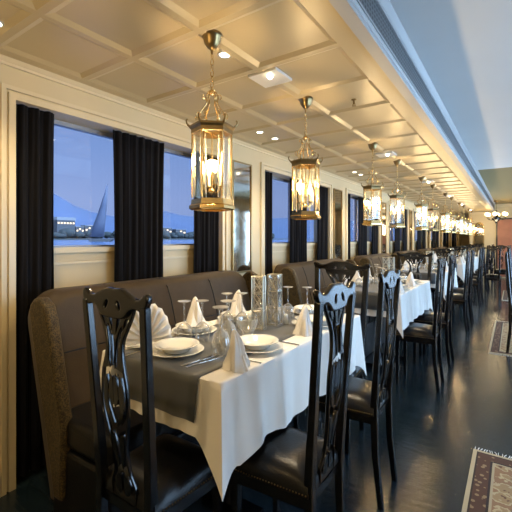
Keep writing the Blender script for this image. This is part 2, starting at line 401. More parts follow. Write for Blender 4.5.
# window wall
TH = 0.26
bm = B()
bays = [(OY0+PITCH*k, OY0+PITCH*k+OW) for k in range(NW)]
edges = [Y0]
for a, b in bays: edges += [a, b]
edges.append(YF)
for i in range(0, len(edges), 2): box(bm, XW-TH, XW, edges[i], edges[i+1], -0.05, ZC+0.03)      # piers
for a, b in bays:
    box(bm, XW-TH, XW, a, b, ZH, ZC+0.03)                      # head
    box(bm, XW-TH, XW-0.10, a, b, -0.05, ZS-0.02)               # low wall set back under the sill
struct('wall_left', bm, M['wall'])
bm = B()
for k, (a, b) in enumerate(bays):
    box(bm, XW-TH, XW-0.075, a, b, ZS-0.035, ZS)               # sill
    box(bm, XW-0.10, XW-0.088, a, b, ZS-0.11, ZS-0.095); box(bm, XW-0.10, XW-0.09, a, b, 0.55, 0.57)
    for (e, s) in ((a, -1), (b, 1)):
        y0, y1 = sorted((e, e+s*0.035)); box(bm, XW, XW+0.012, y0, y1, 0.0, ZH+0.035)
        y0, y1 = sorted((e+s*0.05, e+s*0.075)); box(bm, XW, XW+0.018, y0, y1, 0.0, ZH+0.07)
    box(bm, XW, XW+0.012, a, b, ZH, ZH+0.035); box(bm, XW, XW+0.018, a-0.05, b+0.05, ZH+0.048, ZH+0.07)
box(bm, XW, XW+0.016, Y0, YF, ZC-0.035, ZC-0.02)
prism(bm, [(XW-0.01, ZC-0.02), (XW+0.02, ZC-0.02), (XW+0.045, ZC+0.004), (XW-0.01, ZC+0.004)], 'y', Y0, YF)
struct('trim_2', bm, M['trim'])
bm = B()
for i in range(0, len(edges), 2):
    y0, y1 = edges[i]+(0.08 if i else 0), edges[i+1]-(0.08 if i+2 < len(edges) else 0)
    box(bm, XW, XW+0.02, y0, y1, 0, 0.12); box(bm, XW, XW+0.028, y0, y1, 0.12, 0.14); box(bm, XW, XW+0.014, y0, y1, 0.155, 0.165)
struct('baseboard_left', bm, M['trim'])
for k, (a, b) in enumerate(bays):
    bm = B(); x0, x1 = XW-0.19, XW-0.15; m = (a+b)/2
    box(bm, x0, x1, a, b, ZH-0.03, ZH); box(bm, x0, x1, a, b, ZS, ZS+0.012); box(bm, x0, x1, a, a+0.03, ZS, ZH); box(bm, x0, x1, b-0.03, b, ZS, ZH); box(bm, x0, x1, m-0.03, m+0.03, ZS, ZH)
    w = struct('window_%d' % (k+1), bm, M['alu'])
    bm = B(); box(bm, XW-0.172, XW-0.168, a+0.03, m-0.03, ZS+0.012, ZH-0.03); box(bm, XW-0.172, XW-0.168, m+0.03, b-0.03, ZS+0.012, ZH-0.03)
    obj('pane', bm, M['pane'], w)

# other walls
bm = B()
RB = [(2.1, 3.6), (5.0, 6.2), (7.3, 9.1), (9.5, 11.3), (11.7, 13.7)]
ed = [Y0]
for a, b in RB: ed += [a, b]
ed.append(Y1)
for i in range(0, len(ed), 2): box(bm, XR, XR+0.2, ed[i], ed[i+1], 0, ZR)
for a, b in RB: box(bm, XR, XR+0.2, a, b, 0, 0.12); box(bm, XR, XR+0.2, a, b, 2.3, ZR)
struct('wall_right', bm, M['wall'])
for k, (a, b) in enumerate(RB):
    bm = B(); x0, x1 = XR+0.05, XR+0.1; m = (a+b)/2
    for (p, q, r, s) in ((a, b, 2.25, 2.3), (a, b, 0.12, 0.17), (a, a+0.05, 0.12, 2.3), (b-0.05, b, 0.12, 2.3), (m-0.025, m+0.025, 0.12, 2.3)): box(bm, x0, x1, p, q, r, s)
    w = struct('window_%d' % (NW+1+k), bm, M['alu'])
    bm = B(); box(bm, x0+0.022, x0+0.028, a+0.05, b-0.05, 0.17, 2.25); obj('pane', bm, M['pane'], w)
    li = bpy.data.lights.new('window_portal', 'AREA'); li.shape = 'RECTANGLE'; li.size = 2.18; li.size_y = b-a; li.cycles.is_portal = True
    lo = bpy.data.objects.new('window_portal', li); COL.objects.link(lo); lo.location = (XR+0.21, m, 1.21); lo.rotation_euler = (0, PI/2, 0)
bm = B(); box(bm, XW-0.26, XR+0.2, Y0-0.2, Y0, 0, ZR+0.1); struct('wall_rear', bm, M['wall'])
bm = B(); box(bm, XN, XR+0.2, Y1, Y1+0.2, 0, ZR+0.1); box(bm, XN, XN+0.2, Y1+0.2, YF, 0, ZR+0.1); box(bm, XW-0.26, XN+0.2, YF, YF+0.2, 0, ZR+0.1); struct('wall_far', bm, M['wall'])
bm = B(); box(bm, XN, XS, Y1-0.05, Y1, ZC-0.07, ZC); box(bm, XS, XR, Y1-0.06, Y1, ZR-0.1, ZR); box(bm, XS, XR, Y1-0.03, Y1, 2.15, 2.19); struct('trim_3', bm, M['trim'])

# ------------------------------------------------------------------ outside
bm = B(); v = [bm.verts.new(p) for p in ((XW-0.6, -600, 0.35), (XW-0.6, 1500, 0.35), (-420, 1500, 0.35), (-420, -600, 0.35))]; bm.faces.new(v)
struct('water', bm, M['water'])
def cam_pt(px, Z): t = (px-256)/375; c, s = cos(rad(34.5)), sin(rad(34.5)); return Z*(t*c-s), Z*(t*s+c)
bm = B(); rows = []
ridge = [(-200, 40), (-80, 60), (0, 52), (30, 44), (50, 48), (62, 41), (75, 33), (92, 27), (112, 23), (140, 21), (165, 28), (180, 24), (200, 22), (230, 18), (260, 20), (300, 22), (400, 15)]
for px, h in ridge:
    x, y = cam_pt(px, 3000); hx = h*3000/375; x2, y2 = cam_pt(px, 2300)
    rows.append((bm.verts.new((x2, y2, 0)), bm.verts.new(((x+x2)/2, (y+y2)/2, hx*0.45)), bm.verts.new((x, y, hx)), bm.verts.new((x*1.2, y*1.2, 0))))
for a, b in zip(rows, rows[1:]):
    for i in range(3): bm.faces.new([a[i], b[i], b[i+1], a[i+1]])
struct('hills', bm, M['hill'], smooth=180)
bm = B(); v = [bm.verts.new(p) for p in ((-420, -600, 0.35), (-420, 1500, 0.35), (-430, 1500, 2.2), (-430, -600, 2.2))]; bm.faces.new(v)
v2 = [bm.verts.new(p) for p in ((-430, -600, 2.2), (-430, 1500, 2.2), (-2600, 1500, 2.4), (-2600, -600, 2.4))]; bm.faces.new(v2)
struct('shore', bm, M['tree'])
rr = random.Random(3)
bm = B()
for i in range(260):
    y = rr.uniform(40, 700); x = -430-rr.uniform(0, 14); h = rr.uniform(4, 13); r = rr.uniform(3, 8)
    lathe(bm, [(0, 0), (r*0.8, h*0.25), (r, h*0.55), (r*0.7, h*0.85), (0, h)], 7, (x, y, 2.0), mod=lambda a, z: 0.85+0.3*rr.random())
tag(obj('trees', bm, M['tree'], smooth=180), 'dark line of trees on the far river bank', 'trees', kind='stuff')
blds = [(57, 75, 9, 23, 'house', 'long white building on the river bank under the mountain slope', 0), (85, 94, 5, 17, 'house', 'grey riverside house with lit windows, just before the sail', 1),
        (76, 84, 4, 15, 'house', 'small grey house on the river bank beside the long white building', 1), (163, 172, 5, 17, 'house', 'grey riverside house with lit windows beside the middle curtain', 1), (176, 186, 4, 15, 'house', 'low grey riverside house with lit windows near the first lantern', 1)]
for a, b, z0, h, mk, lab, kind in blds:
    xa, ya = cam_pt(a, 1); xb, yb = cam_pt(b, 1)
    fx = -466.0; ya2 = ya*fx/xa; yb2 = yb*fx/xb
    t = thing('riverside_house', lab, 'building', (fx, (ya2+yb2)/2, 2.0)); w = abs(yb2-ya2)/2
    bm = B(); box(bm, -10, 0, -w, w, 0, h); obj('wall', bm, M[mk], t)
    bm = B(); box(bm, -10.5, 0.5, -w-0.5, w+0.5, h, h+(4.0 if kind == 0 else 0.8)); obj('roof', bm, M['house_pale'], t)
    n = 6 if kind == 0 else 3
    for i in range(n):
        yy = -w+2*w*(i+0.5)/n
        bm = B(); zz = h-4.5 if kind == 0 else h*(0.62+0.14*(i % 2)); box(bm, 0.0, 0.3, yy-w/n*0.5, yy+w/n*0.5, zz, zz+2.0); obj('lit_window', bm, M['lit'], t)
# felucca
fx, fy = cam_pt(101, 150)
t = thing('felucca', 'sailing boat with one tall grey triangular sail on the river', 'sailboat', (fx, fy, 0.35), rad(34.5))
bm = B(); prism(bm, [(-5.5, 1.4), (-4.2, 0), (4, 0), (6, 1.6), (0, 1.0)], 'y', -1.0, 1.0); obj('hull', bm, M['hull'], t, bev=0.1)
bm = B(); tube(bm, [(-0.5, 0, 0.8), (-0.3, 0, 11)], 0.14, 6); tube(bm, [(-5, 0.15, 1.5), (-1, 0.15, 12), (2.6, 0.15, 23)], [0.14, 0.12, 0.06], 6); obj('mast', bm, M['hull'], t)
bm = B(); pts = []
edge = [(-5, 1.8), (-2.4, 8.0), (-0.2, 14.5), (2.6, 22.6)]; lee = [(1.2, 1.8), (1.8, 8), (2.4, 14.5), (2.65, 22.5)]
G = [[bm.verts.new((a[0]+(b[0]-a[0])*u/6, -0.9*sin(PI*u/6), a[1]+(b[1]-a[1])*u/6)) for u in range(7)] for a, b in zip(edge, lee)]
for r0, r1 in zip(G, G[1:]):
    for u in range(6): bm.faces.new([r0[u], r0[u+1], r1[u+1], r1[u]])
obj('sail', bm, M['sail'], t, smooth=180, solid=0.05)

# ------------------------------------------------------------------ curtains
def curtain(w, seed):
    bm = B(); r2 = random.Random(seed); n = 70; ph = r2.uniform(0, 6); rows = 14
    zt, zb = ZH-0.005, 0.03
    grid = []
    for j in range(rows+1):
        v = j/rows; z = zt+(zb-zt)*v; row = []
        squeeze = 1-0.06*sin(PI*min(1, v*1.3))
        for i in range(n+1):
            u = i/n; f = 2*PI*u*(w/0.068)
            x = 0.018*sin(f+ph+0.5*sin(3*v+u*5))+0.006*sin(2.3*f+ph*2+v*4)
            row.append(bm.verts.new((x*(0.6+0.4*v), (u-0.5)*w*squeeze, z)))
        grid.append(row)
    for a, b in zip(grid, grid[1:]):
        for i in range(n): bm.faces.new([a[i], a[i+1], b[i+1], b[i]])
    return bm
cw = [(0.97, 1.215, 'at the near side'), (1.61, 2.085, 'over the middle mullion'), (2.41, 2.77, 'at the far side')]
cprot = []
for j, (a, b, w) in enumerate(cw):
    o = obj('curtain', curtain(b-a-0.01, 11+j), M['curtain'], smooth=180, solid=0.004)
    o['category'] = 'curtain'; cprot.append(Proto(o))
for k in range(NW):
    for j, (a, b, w) in enumerate(cw):
        cprot[j].at((XW-0.03, (a+b)/2+PITCH*k, 0), 0, 'black floor-length curtain %s of the %s window bay' % (w, ORD[k]), 'black curtains along the window wall')

# mirrors on the piers
t = thing('pier_mirror', '', 'mirror')
bm = B(); box(bm, 0.004, 0.012, -0.15, 0.15, -0.55, 0.55); obj('mirror_glass', bm, M['mirror'], t)
bm = B()
for (a, b, c, d) in ((-0.165, -0.148, -0.565, 0.565), (0.148, 0.165, -0.565, 0.565), (-0.165, 0.165, -0.565, -0.548), (-0.165, 0.165, 0.548, 0.565)): box(bm, 0, 0.022, a, b, c, d)
obj('frame', bm, M['brass_dark'], t)
mp = Proto(t)
for k in range(NW): mp.at((XW+0.001, 3.09+PITCH*k, 1.62), 0, 'tall narrow antiqued mirror on the pier after the %s window bay' % ORD[k], 'mirrors on the window wall piers')

# ------------------------------------------------------------------ banquettes
def banquette():
    t = thing('banquette', '', 'bench'); L = 0.95     # half length along y; origin at the middle, wall side x<0
    # back: rounded upper corners, leaning towards the wall
    r = 0.17; zt = 1.115; zb = 0.09
    L0 = L; L = L-0.015
    out = [(-L, zb), (L, zb)] + [(L-r+r*sin(a), zt-r+r*cos(a)) for a in [PI/2*(1-i/8) for i in range(9)]] + [(-L+r-r*sin(a), zt-r+r*cos(a)) for a in [PI/2*i/8 for i in range(9)]]
    bm = B()
    pts = out; n = len(pts)
    cx = [sum(p[0] for p in pts)/n, 0.6]
    secs = []
    for x, ins in ((-0.085, 0.03), (-0.06, 0.005), (0.04, 0.0), (0.085, 0.012), (0.105, 0.05), (0.11, 0.12)):
        secs.append([bm.verts.new((x-0.28*(p[1]-0.5), p[0]*(1-ins/L), zb+(p[1]-zb)*(1-ins/(zt-zb)))) for p in pts])
    bm.faces.new(secs[0]); bm.faces.new(secs[-1][::-1])
    for a, b in zip(secs, secs[1:]):
        for i in range(n): bm.faces.new([a[i], b[i], b[(i+1) % n], a[(i+1) % n]])
    obj('backrest', bm, M['bench'], t, smooth=50); L = L0
    bm = B()
    for y in (-0.5, -0.05, 0.4):
        tube(bm, [(0.11-0.28*(z-0.5), y, z) for z in (0.55, 0.7, 0.85, 0.97)]+[(0.098-0.28*(1.06-0.5), y, 1.06), (0.03-0.28*(1.115-0.5), y, 1.117)], 0.004, 6)
    tube(bm, [(0.112-0.28*(0.78-0.5), y, 0.80) for y in (-0.86, -0.4, 0, 0.4, 0.86)], 0.004, 6)
    obj('seam', bm, M['leather'], t)
    # wings at both ends, sweeping forward to the seat
    for s in (-1, 1):
        prof = [(.135, .14), (.212, .14), (.226, .495), (.19, .62), (.155, .75), (.12, .88), (.085, 1.0), (.05, 1.07), (-.01, 1.10), (-.06, 1.095), (-.10, 1.06), (-.112, 1.02), (-.05, .78), (.04, .5)]
        bm = B(); y0, y1 = sorted((s*(L-0.05), s*(L+0.012))); prism(bm, prof, 'y', y0, y1)
        obj('wing', bm, M['brocade'], t, smooth=40, bev=0.018, seg=3)
    # seat
    bm = B(); box(bm, 0.085, 0.55, -L+0.01, L-0.01, 0.0, 0.385); obj('base', bm, M['leather'], t, bev=0.02, seg=3)
    for i in range(2):
        a = -L+0.012+i*(L-0.012); bm = B(); box(bm, 0.08, 0.565, a, a+L-0.016, 0.388, 0.53); obj('seat_cushion', bm, M['leather'], t, bev=0.035, seg=4, smooth=60)
    return t
bp = Proto(banquette())
for k in range(NB):
    bp.at((-1.985, 1.905+PITCH*k, 0), 0, 'taupe banquette with black leather seat under the %s window bay' % ORD[k], 'banquettes along the window wall')

# ------------------------------------------------------------------ tables
TX0, TX1, TY0, TY1, TZ = -1.57, -0.858, 1.03, 2.49, 0.886
def table():
    t = thing('dining_table', '', 'table'); w, l = (TX1-TX0)/2-0.012, (TY1-TY0)/2-0.012
    bm = B(); box(bm, -w, w, -l, l, TZ-0.035, TZ-0.006); obj('tabletop', bm, M['darkwood'], t, bev=0.005)
    for s in (-1, 1):
        bm = B(); lathe(bm, [(0.05, 0.05), (0.035, 0.12), (0.03, 0.4), (0.035, 0.78), (0.07, TZ-0.035)], 16, (0.0, s*0.22, 0), cap=True); box(bm, -0.18, 0.18, s*0.22-0.03, s*0.22+0.03, 0, 0.05)
        obj('pedestal', bm, M['black'], t, smooth=40)
    return t
def cloth():
    bm = B(); x0, x1, y0, y1 = -(TX1-TX0)/2, (TX1-TX0)/2, -(TY1-TY0)/2, (TY1-TY0)/2
    def side(a, b, n, nrm, d): return [((a[0]+(b[0]-a[0])*i/n, a[1]+(b[1]-a[1])*i/n), nrm, d, i/n) for i in range(n)]
    per = side((x0, y0), (x1, y0), 44, (0, -1), 0.205)+side((x1, y0), (x1, y1), 84, (1, 0), 0.305)+side((x1, y1), (x0, y1), 44, (0, 1), 0.27)+side((x0, y1), (x0, y0), 84, (-1, 0), 0.20)
    n = len(per); cor = [(x0, y0), (x1, y0), (x1, y1), (x0, y1)]
    R = 12; rings = []
    top = []
    for (p, nr, d, u) in per: top.append(bm.verts.new((p[0]*0.985, p[1]*0.99, TZ)))
    rings.append(top)
    for r in range(R+1):
        f = r/R; row = []
        for i, (p, nr, d, u) in enumerate(per):
            dc = min(math.hypot(p[0]-c[0], p[1]-c[1]) for c in cor)
            e = math.exp(-dc/0.055)
            j = (i-6) % n; k2 = (i+6) % n
            d2 = d if dc > 0.12 else (per[j][2]+per[k2][2])/2*(1-dc/0.12)+d*dc/0.12
            corner = min(cor, key=lambda c: math.hypot(p[0]-c[0], p[1]-c[1])); dg = (math.copysign(1, corner[0]), math.copysign(1, corner[1]))
            s = p[0]*1.0+p[1]*1.0
            wv = 0.5+0.5*sin(s*24+1.3*sin(s*5.1)+0.8*f); wv2 = 0.5+0.5*sin(s*61+2*sin(s*9))
            o = f**0.9*(0.006+0.020*wv+0.006*wv2)+0.003
            wob = 0.010*sin(s*17)
            if nr[0] < 0: o *= 0.6
            ox, oy = nr[0]*o*(1-e)+dg[0]*e*0.035*f, nr[1]*o*(1-e)+dg[1]*e*0.035*f
            px = p[0]; py = p[1]
            # pull the cloth in beside a corner fold
            pin = f*0.018*math.exp(-((dc-0.10)/0.05)**2); ox -= nr[0]*pin*0.6; oy -= nr[1]*pin*0.6
            zz = TZ-0.004-f*(d2+(0.13*e if nr[0] >= 0 or e > 0.5 else 0.02*e)+wob)
            if corner[0] < 0: zz = max(zz, 0.60+0.0*f)
            row.append(bm.verts.new((px+ox, py+oy, zz)))
        rings.append(row)
    bm.faces.new(top)
    for a, b in zip(rings, rings[1:]):
        for i in range(n): bm.faces.new([a[i], a[(i+1) % n], b[(i+1) % n], b[i]])
    o = obj('tablecloth', bm, M['linen'], smooth=60); o['category'] = 'tablecloth'
    return o
def runner():
    bm = B(); w = 0.255; l = (TY1-TY0)/2; path = [(-l-0.034, TZ-0.155), (-l-0.026, TZ-0.09), (-l-0.018, TZ-0.03), (-l-0.010, TZ-0.004), (-l+0.006, TZ+0.0025)]
    path += [(-l+0.05+(2*l-0.1)*i/8, TZ+0.003) for i in range(9)]
    path += [(l-0.006, TZ+0.0025), (l+0.010, TZ-0.004), (l+0.018, TZ-0.03), (l+0.030, TZ-0.15)]
    G = [[bm.verts.new((-w+2*w*i/10, y+(0.004*sin(i*2.2) if z < TZ-0.02 else 0), z)) for i in range(11)] for y, z in path]
    for a, b in zip(G, G[1:]):
        for i in range(10): bm.faces.new([a[i], a[i+1], b[i+1], b[i]])
    o = obj('table_runner', bm, M['runner'], smooth=60, solid=0.002); o['category'] = 'table runner'
    return o
tp, cp, rp_ = Proto(table()), Proto(cloth()), Proto(runner())
TNAME = ['first table', 'second table', 'third table', 'fourth table', 'fifth table', 'sixth table']
for k in range(NB):
    c = ((TX0+TX1)/2, (TY0+TY1)/2+PITCH*k, 0)
    tp.at(c, 0, 'dark dining table under the cloth at the %s window bay' % ORD[k], 'dining tables along the window wall')
    cp.at(c, 0, 'white linen tablecloth draped over the %s' % TNAME[k], 'white tablecloths')
    rp_.at((c[0], c[1], 0), 0, 'charcoal runner laid lengthwise on the %s' % TNAME[k], 'charcoal table runners')

# ------------------------------------------------------------------ chairs
def back_y(h):
    pts = [(0.0, -0.235), (0.25, -0.207), (0.5, -0.2), (0.8, -0.218), (1.24, -0.252)]
    for (a, ya), (b, yb) in zip(pts, pts[1:]):
        if h <= b: return ya+(yb-ya)*(h-a)/(b-a)
    return pts[-1][1]
def half_x(h):
    return 0.137+0.026*max(0, (h-0.5)/0.72)
def splat_y(h):
    pts = [(0.4, -0.195), (0.55, -0.204), (0.7, -0.226), (0.82, -0.240), (0.95, -0.246), (1.2, -0.236)]
    for (a, ya), (b, yb) in zip(pts, pts[1:]):
        if h <= b: return ya+(yb-ya)*(h-a)/(b-a)
    return pts[-1][1]
def crest_y(h): return -0.246+(h-1.17)*0.07
def bend(me, fn):
    for v in me.vertices:
        x, h, d = v.co
        v.co = (x, fn(h)+d, h)
    me.update(); bm = B(); bm.from_mesh(me); bmesh.ops.recalc_face_normals(bm, faces=bm.faces[:]); bm.to_mesh(me); bm.free()
def mirror_loop(half):
    return half+[(-x, y) for x, y in reversed(half)]
def ell(cx, cy, rx, ry, n=14, tilt=0.0):
    return [(cx+rx*cos(a)*cos(tilt)-ry*sin(a)*sin(tilt), cy+rx*cos(a)*sin(tilt)+ry*sin(a)*cos(tilt)) for a in [2*PI*i/n for i in range(n)]]
def chair():
    t = thing('dining_chair', '', 'chair')
    # seat
    zs = 0.505
    def wid(y): return 0.158+(y+0.2)/0.34*0.022
    bm = B(); n = 14; G = []
    for j in range(n+1):
        v = -1+2*j/n; y = -0.03+v*0.172; row = []
        for i in range(n+1):
            u = -1+2*i/n; row.append(bm.verts.new((u*wid(y), y, zs+0.008+0.05*(1-abs(u)**5)*(1-abs(v)**5))))
        G.append(row)
    for a, b in zip(G, G[1:]):
        for i in range(n): bm.faces.new([a[i], a[i+1], b[i+1], b[i]])
    rim = [G[0][i] for i in range(n+1)]+[G[j][n] for j in range(1, n+1)]+[G[n][i] for i in range(n-1, -1, -1)]+[G[j][0] for j in range(n-1, 0, -1)]
    low = [bm.verts.new((v.co.x*1.012, -0.03+(v.co.y+0.03)*1.012, zs-0.03)) for v in rim]
    for i in range(len(rim)): bm.faces.new([rim[i], rim[(i+1) % len(rim)], low[(i+1) % len(rim)], low[i]])
    bm.faces.new(low)
    seat = obj('seat', bm, M['leather'], t, smooth=70)
    bm = B()
    for i in range(28):
        for sx in (-1, 1):
            y = -0.195+0.335*i/27; ball(bm, (sx*(wid(y)*1.012+0.001), y, zs-0.02), 0.0035, 5, 3)
    for i in range(26): ball(bm, (-0.175+0.35*i/25, 0.145, zs-0.02), 0.0035, 5, 3)
    obj('nail_trim', bm, M['brass_dark'], seat)
    bm = B(); prism(bm, [(-0.152, -0.2), (0.152, -0.2), (0.176, 0.138), (-0.176, 0.138)], 'z', 0.425, 0.476); obj('seat_rail', bm, M['black'], t, bev=0.005)
    for sx in (-1, 1):
        bm = B(); vsweep(bm, [(sx*0.155, 0.118, 0, 0.026, 0.026), (sx*0.156, 0.118, 0.3, 0.03, 0.03), (sx*0.156, 0.118, 0.47, 0.04, 0.04)]); obj('front_leg', bm, M['black'], t, bev=0.003)
        bm = B(); st = []
        for h, w, d in ((0, 0.026, 0.03), (0.25, 0.03, 0.032), (0.5, 0.036, 0.036), (0.7, 0.033, 0.03), (1.0, 0.031, 0.028), (1.18, 0.031, 0.026)):
            st.append((sx*half_x(h), back_y(h), h, w, d))
        vsweep(bm, st); obj('rear_post', bm, M['black'], t, bev=0.004)
    # crest rail with turned-up ears
    half = catmull([(0.0, 1.228), (0.035, 1.23), (0.07, 1.218), (0.11, 1.202), (0.14, 1.203), (0.160, 1.218), (0.176, 1.220), (0.182, 1.205), (0.172, 1.178), (0.150, 1.165), (0.12, 1.170), (0.09, 1.160), (0.06, 1.135), (0.0, 1.130)], 5, closed=False)
    loop = half+[(-x, y) for x, y in reversed(half[1:-1])]
    me = filled([loop, ell(0.035, 1.175, 0.008, 0.016, tilt=0.5), ell(-0.035, 1.175, 0.008, 0.016, tilt=-0.5)], 0.004, 0.008); bend(me, crest_y); fin('crest_rail', me, M['black'], t, smooth=25)
    # pierced vase splat
    half = catmull([(0.062, 0.47), (0.066, 0.53), (0.045, 0.58), (0.040, 0.65), (0.052, 0.72), (0.068, 0.80), (0.071, 0.88), (0.060, 0.95), (0.047, 1.0), (0.048, 1.05), (0.066, 1.09), (0.092, 1.14), (0.10, 1.17)], 5, closed=False)
    loop = half+[(-x, y) for x, y in reversed(half)]
    holes = []
    def hole(pts): holes.append(catmull(pts, 4, True)); holes.append([(-x, y) for x, y in catmull(pts, 4, True)])
    hole([(0.012, 0.755), (0.045, 0.80), (0.052, 0.87), (0.040, 0.93), (0.034, 0.89), (0.036, 0.83), (0.024, 0.79)])
    hole([(0.006, 0.83), (0.020, 0.85), (0.018, 0.905), (0.006, 0.925)])
    hole([(0.012, 0.60), (0.022, 0.64), (0.034, 0.72), (0.020, 0.715), (0.010, 0.67)])
    hole([(0.010, 0.965), (0.026, 0.975), (0.030, 1.03), (0.048, 1.10), (0.030, 1.09), (0.014, 1.04)])
    hole([(0.010, 1.075), (0.022, 1.10), (0.034, 1.128), (0.016, 1.13)])
    hole([(0.050, 1.095), (0.062, 1.108), (0.078, 1.128), (0.060, 1.128)])
    hole([(0.012, 0.505), (0.04, 0.515), (0.030, 0.555), (0.012, 0.565)])
    me = filled([loop]+holes, 0.004, 0.004); bend(me, splat_y); fin('splat', me, M['black'], t, smooth=25)
    return t
ch = Proto(chair())
def P_side(y, label, grp): return ch.at((-0.805, y, 0), PI/2, label, grp)
ch.at((-1.135, 1.035, 0), 0, 'black chair at the head of the first table, beside the banquette end', 'black carved dining chairs')
G2 = 'black carved dining chairs'
for k in range(NB):
    P_side(1.36+PITCH*k, 'black chair on the aisle side of the %s, by its near corner' % TNAME[k], G2)
    P_side(2.115+PITCH*k, 'black chair on the aisle side of the %s, by its far corner' % TNAME[k], G2)
    ch.at((-1.085, 2.475+PITCH*k, 0), PI, 'black chair at the far end of the %s' % TNAME[k], G2, (1.22, 1, 1))
ch.at((-0.42, 10.6, 0), 0, 'black carved chair standing alone in the aisle, its back turned this way', G2)
ch.at((-0.29, 12.5, 0), 0, 'black carved chair in the aisle before the far wall, behind the lone one', G2)
for i, y in enumerate((5.65, 8.3, 9.1, 10.9, 11.7)):
    ch.at((0.17, y, 0.010 if (5.43 < y < 7.6 or y > 10.2) else 0), -PI/2, 'black chair across the aisle, %s one along the rug edge' % ORD[i], G2)

# ------------------------------------------------------------------ tableware
def lath_thing(name, cat, prof, mat, n=28, **kw):
    bm = B(); lathe(bm, prof, n, **kw); o = obj(name, bm, mat, smooth=50); o['category'] = cat; return Proto(o)
dinner = lath_thing('dinner_plate', 'plate', [(0, 0.0), (0.075, 0.0), (0.08, 0.004), (0.12, 0.014), (0.123, 0.017), (0.12, 0.018), (0.08, 0.008), (0, 0.006)], M['china'], 36)
soup = lath_thing('soup_plate', 'plate', [(0, 0.0), (0.055, 0.0), (0.06, 0.004), (0.075, 0.022), (0.10, 0.030), (0.102, 0.033), (0.099, 0.034), (0.074, 0.027), (0.058, 0.010), (0, 0.007)], M['china'], 36)
side_pl = lath_thing('side_plate', 'plate', [(0, 0.0), (0.05, 0.0), (0.055, 0.004), (0.075, 0.010), (0.077, 0.013), (0.074, 0.013), (0.05, 0.006), (0, 0.005)], M['china'], 30)
wine = lath_thing('wine_glass', 'glass', [(0.030, 0.0), (0.034, 0.02), (0.037, 0.045), (0.034, 0.07), (0.02, 0.088), (0.005, 0.096), (0.004, 0.11), (0.004, 0.185), (0.008, 0.194), (0.031, 0.199), (0.033, 0.202), (0, 0.203)], M['glassware'], 20)
goblet = lath_thing('water_goblet', 'glass', [(0.036, 0.0), (0.042, 0.03), (0.042, 0.06), (0.032, 0.095), (0.012, 0.112), (0.006, 0.122), (0.009, 0.135), (0.005, 0.17), (0.01, 0.202), (0.036, 0.208), (0.037, 0.211), (0, 0.212)], M['crystal'], 14)
shaker = lath_thing('salt_shaker', 'shaker', [(0, 0), (0.016, 0), (0.018, 0.004), (0.016, 0.03), (0.013, 0.045), (0.014, 0.052), (0.008, 0.060), (0, 0.062)], M['china'], 16)
cbowl = lath_thing('crystal_bowl', 'bowl', [(0, 0.0), (0.03, 0.0), (0.032, 0.012), (0.05, 0.045), (0.058, 0.085), (0.054, 0.085), (0.045, 0.048), (0.02, 0.016), (0, 0.014)], M['crystal'], 12)
def napkin_cone():
    bm = B()
    prof = [(0.052, 0.0), (0.050, 0.02), (0.040, 0.05), (0.030, 0.09), (0.020, 0.13), (0.010, 0.155), (0, 0.165)]
    lathe(bm, prof, 40, mod=lambda a, z: 1+0.24*cos(3*a+z*16)+0.13*cos(8*a-z*22))
    for v in bm.verts: v.co.x += 0.10*v.co.z*v.co.z/0.16
    # turned-down cuff points around the foot
    for q in range(3):
        a = 2*PI*q/3+0.5; d = Vector((cos(a), sin(a), 0)); s = Vector((-sin(a), cos(a), 0))
        pts = [d*0.040+s*0.035+Vector((0, 0, 0.002)), d*0.040-s*0.035+Vector((0, 0, 0.002)), d*0.072+Vector((0, 0, 0.004)), d*0.034+Vector((0, 0, 0.07))]
        vs = [bm.verts.new(p) for p in pts]
        for f in ((0, 2, 1), (0, 3, 2), (1, 2, 3), (0, 1, 3)): bm.faces.new([vs[i] for i in f])
    for v in bm.verts: v.co.x *= 0.88; v.co.y *= 0.88; v.co.z *= 0.94
    o = obj('folded_napkin', bm, M['napkin'], smooth=40); o['category'] = 'napkin'; return Proto(o)
def napkin_fan():
    bm = B(); n = 22; A = []; C = []
    for i in range(n+1):
        a = PI*(-0.06+1.12*i/n); zz = 0.010*(1 if i % 2 else -1); r = 0.112+(0.004 if i % 2 else 0)
        rowp = []
        for f in (0.12, 0.5, 0.85, 1.0):
            rowp.append(bm.verts.new((r*f*cos(a), zz*(0.3+f)+0.03*f*sin(a), 0.018+max(-0.014, r*f*sin(a)*1.5))))
        A.append(rowp)
    for p, q in zip(A, A[1:]):
        for j in range(3): bm.faces.new([p[j], q[j], q[j+1], p[j+1]])
    ball(bm, (0, 0.0, 0.022), 0.02, 10, 6, 0.9)
    o = obj('fan_napkin', bm, M['napkin'], smooth=25, solid=0.003); o['category'] = 'napkin'; return Proto(o)
ncone, nfan = napkin_cone(), napkin_fan()
def knife():
    bm = B(); prism(bm, [(-0.006, -0.10), (0.006, -0.10), (0.0055, 0.0), (0.009, 0.01), (0.010, 0.07), (0.002, 0.11), (-0.006, 0.105), (-0.0055, 0)], 'z', 0, 0.0035)
    o = obj('table_knife', bm, M['silver'], bev=0.001); o['category'] = 'knife'; return Proto(o)
def fork():
    bm = B(); prism(bm, [(-0.005, -0.10), (0.005, -0.10), (0.0035, 0.02), (0.012, 0.05), (0.012, 0.10), (0.008, 0.10), (0.0075, 0.06), (0.002, 0.06), (0.002, 0.10), (-0.002, 0.10), (-0.002, 0.06), (-0.0075, 0.06), (-0.008, 0.10), (-0.012, 0.10), (-0.012, 0.05), (-0.0035, 0.02)], 'z', 0, 0.003)
    o = obj('table_fork', bm, M['silver']); o['category'] = 'fork'; return Proto(o)
kn, fk = knife(), fork()
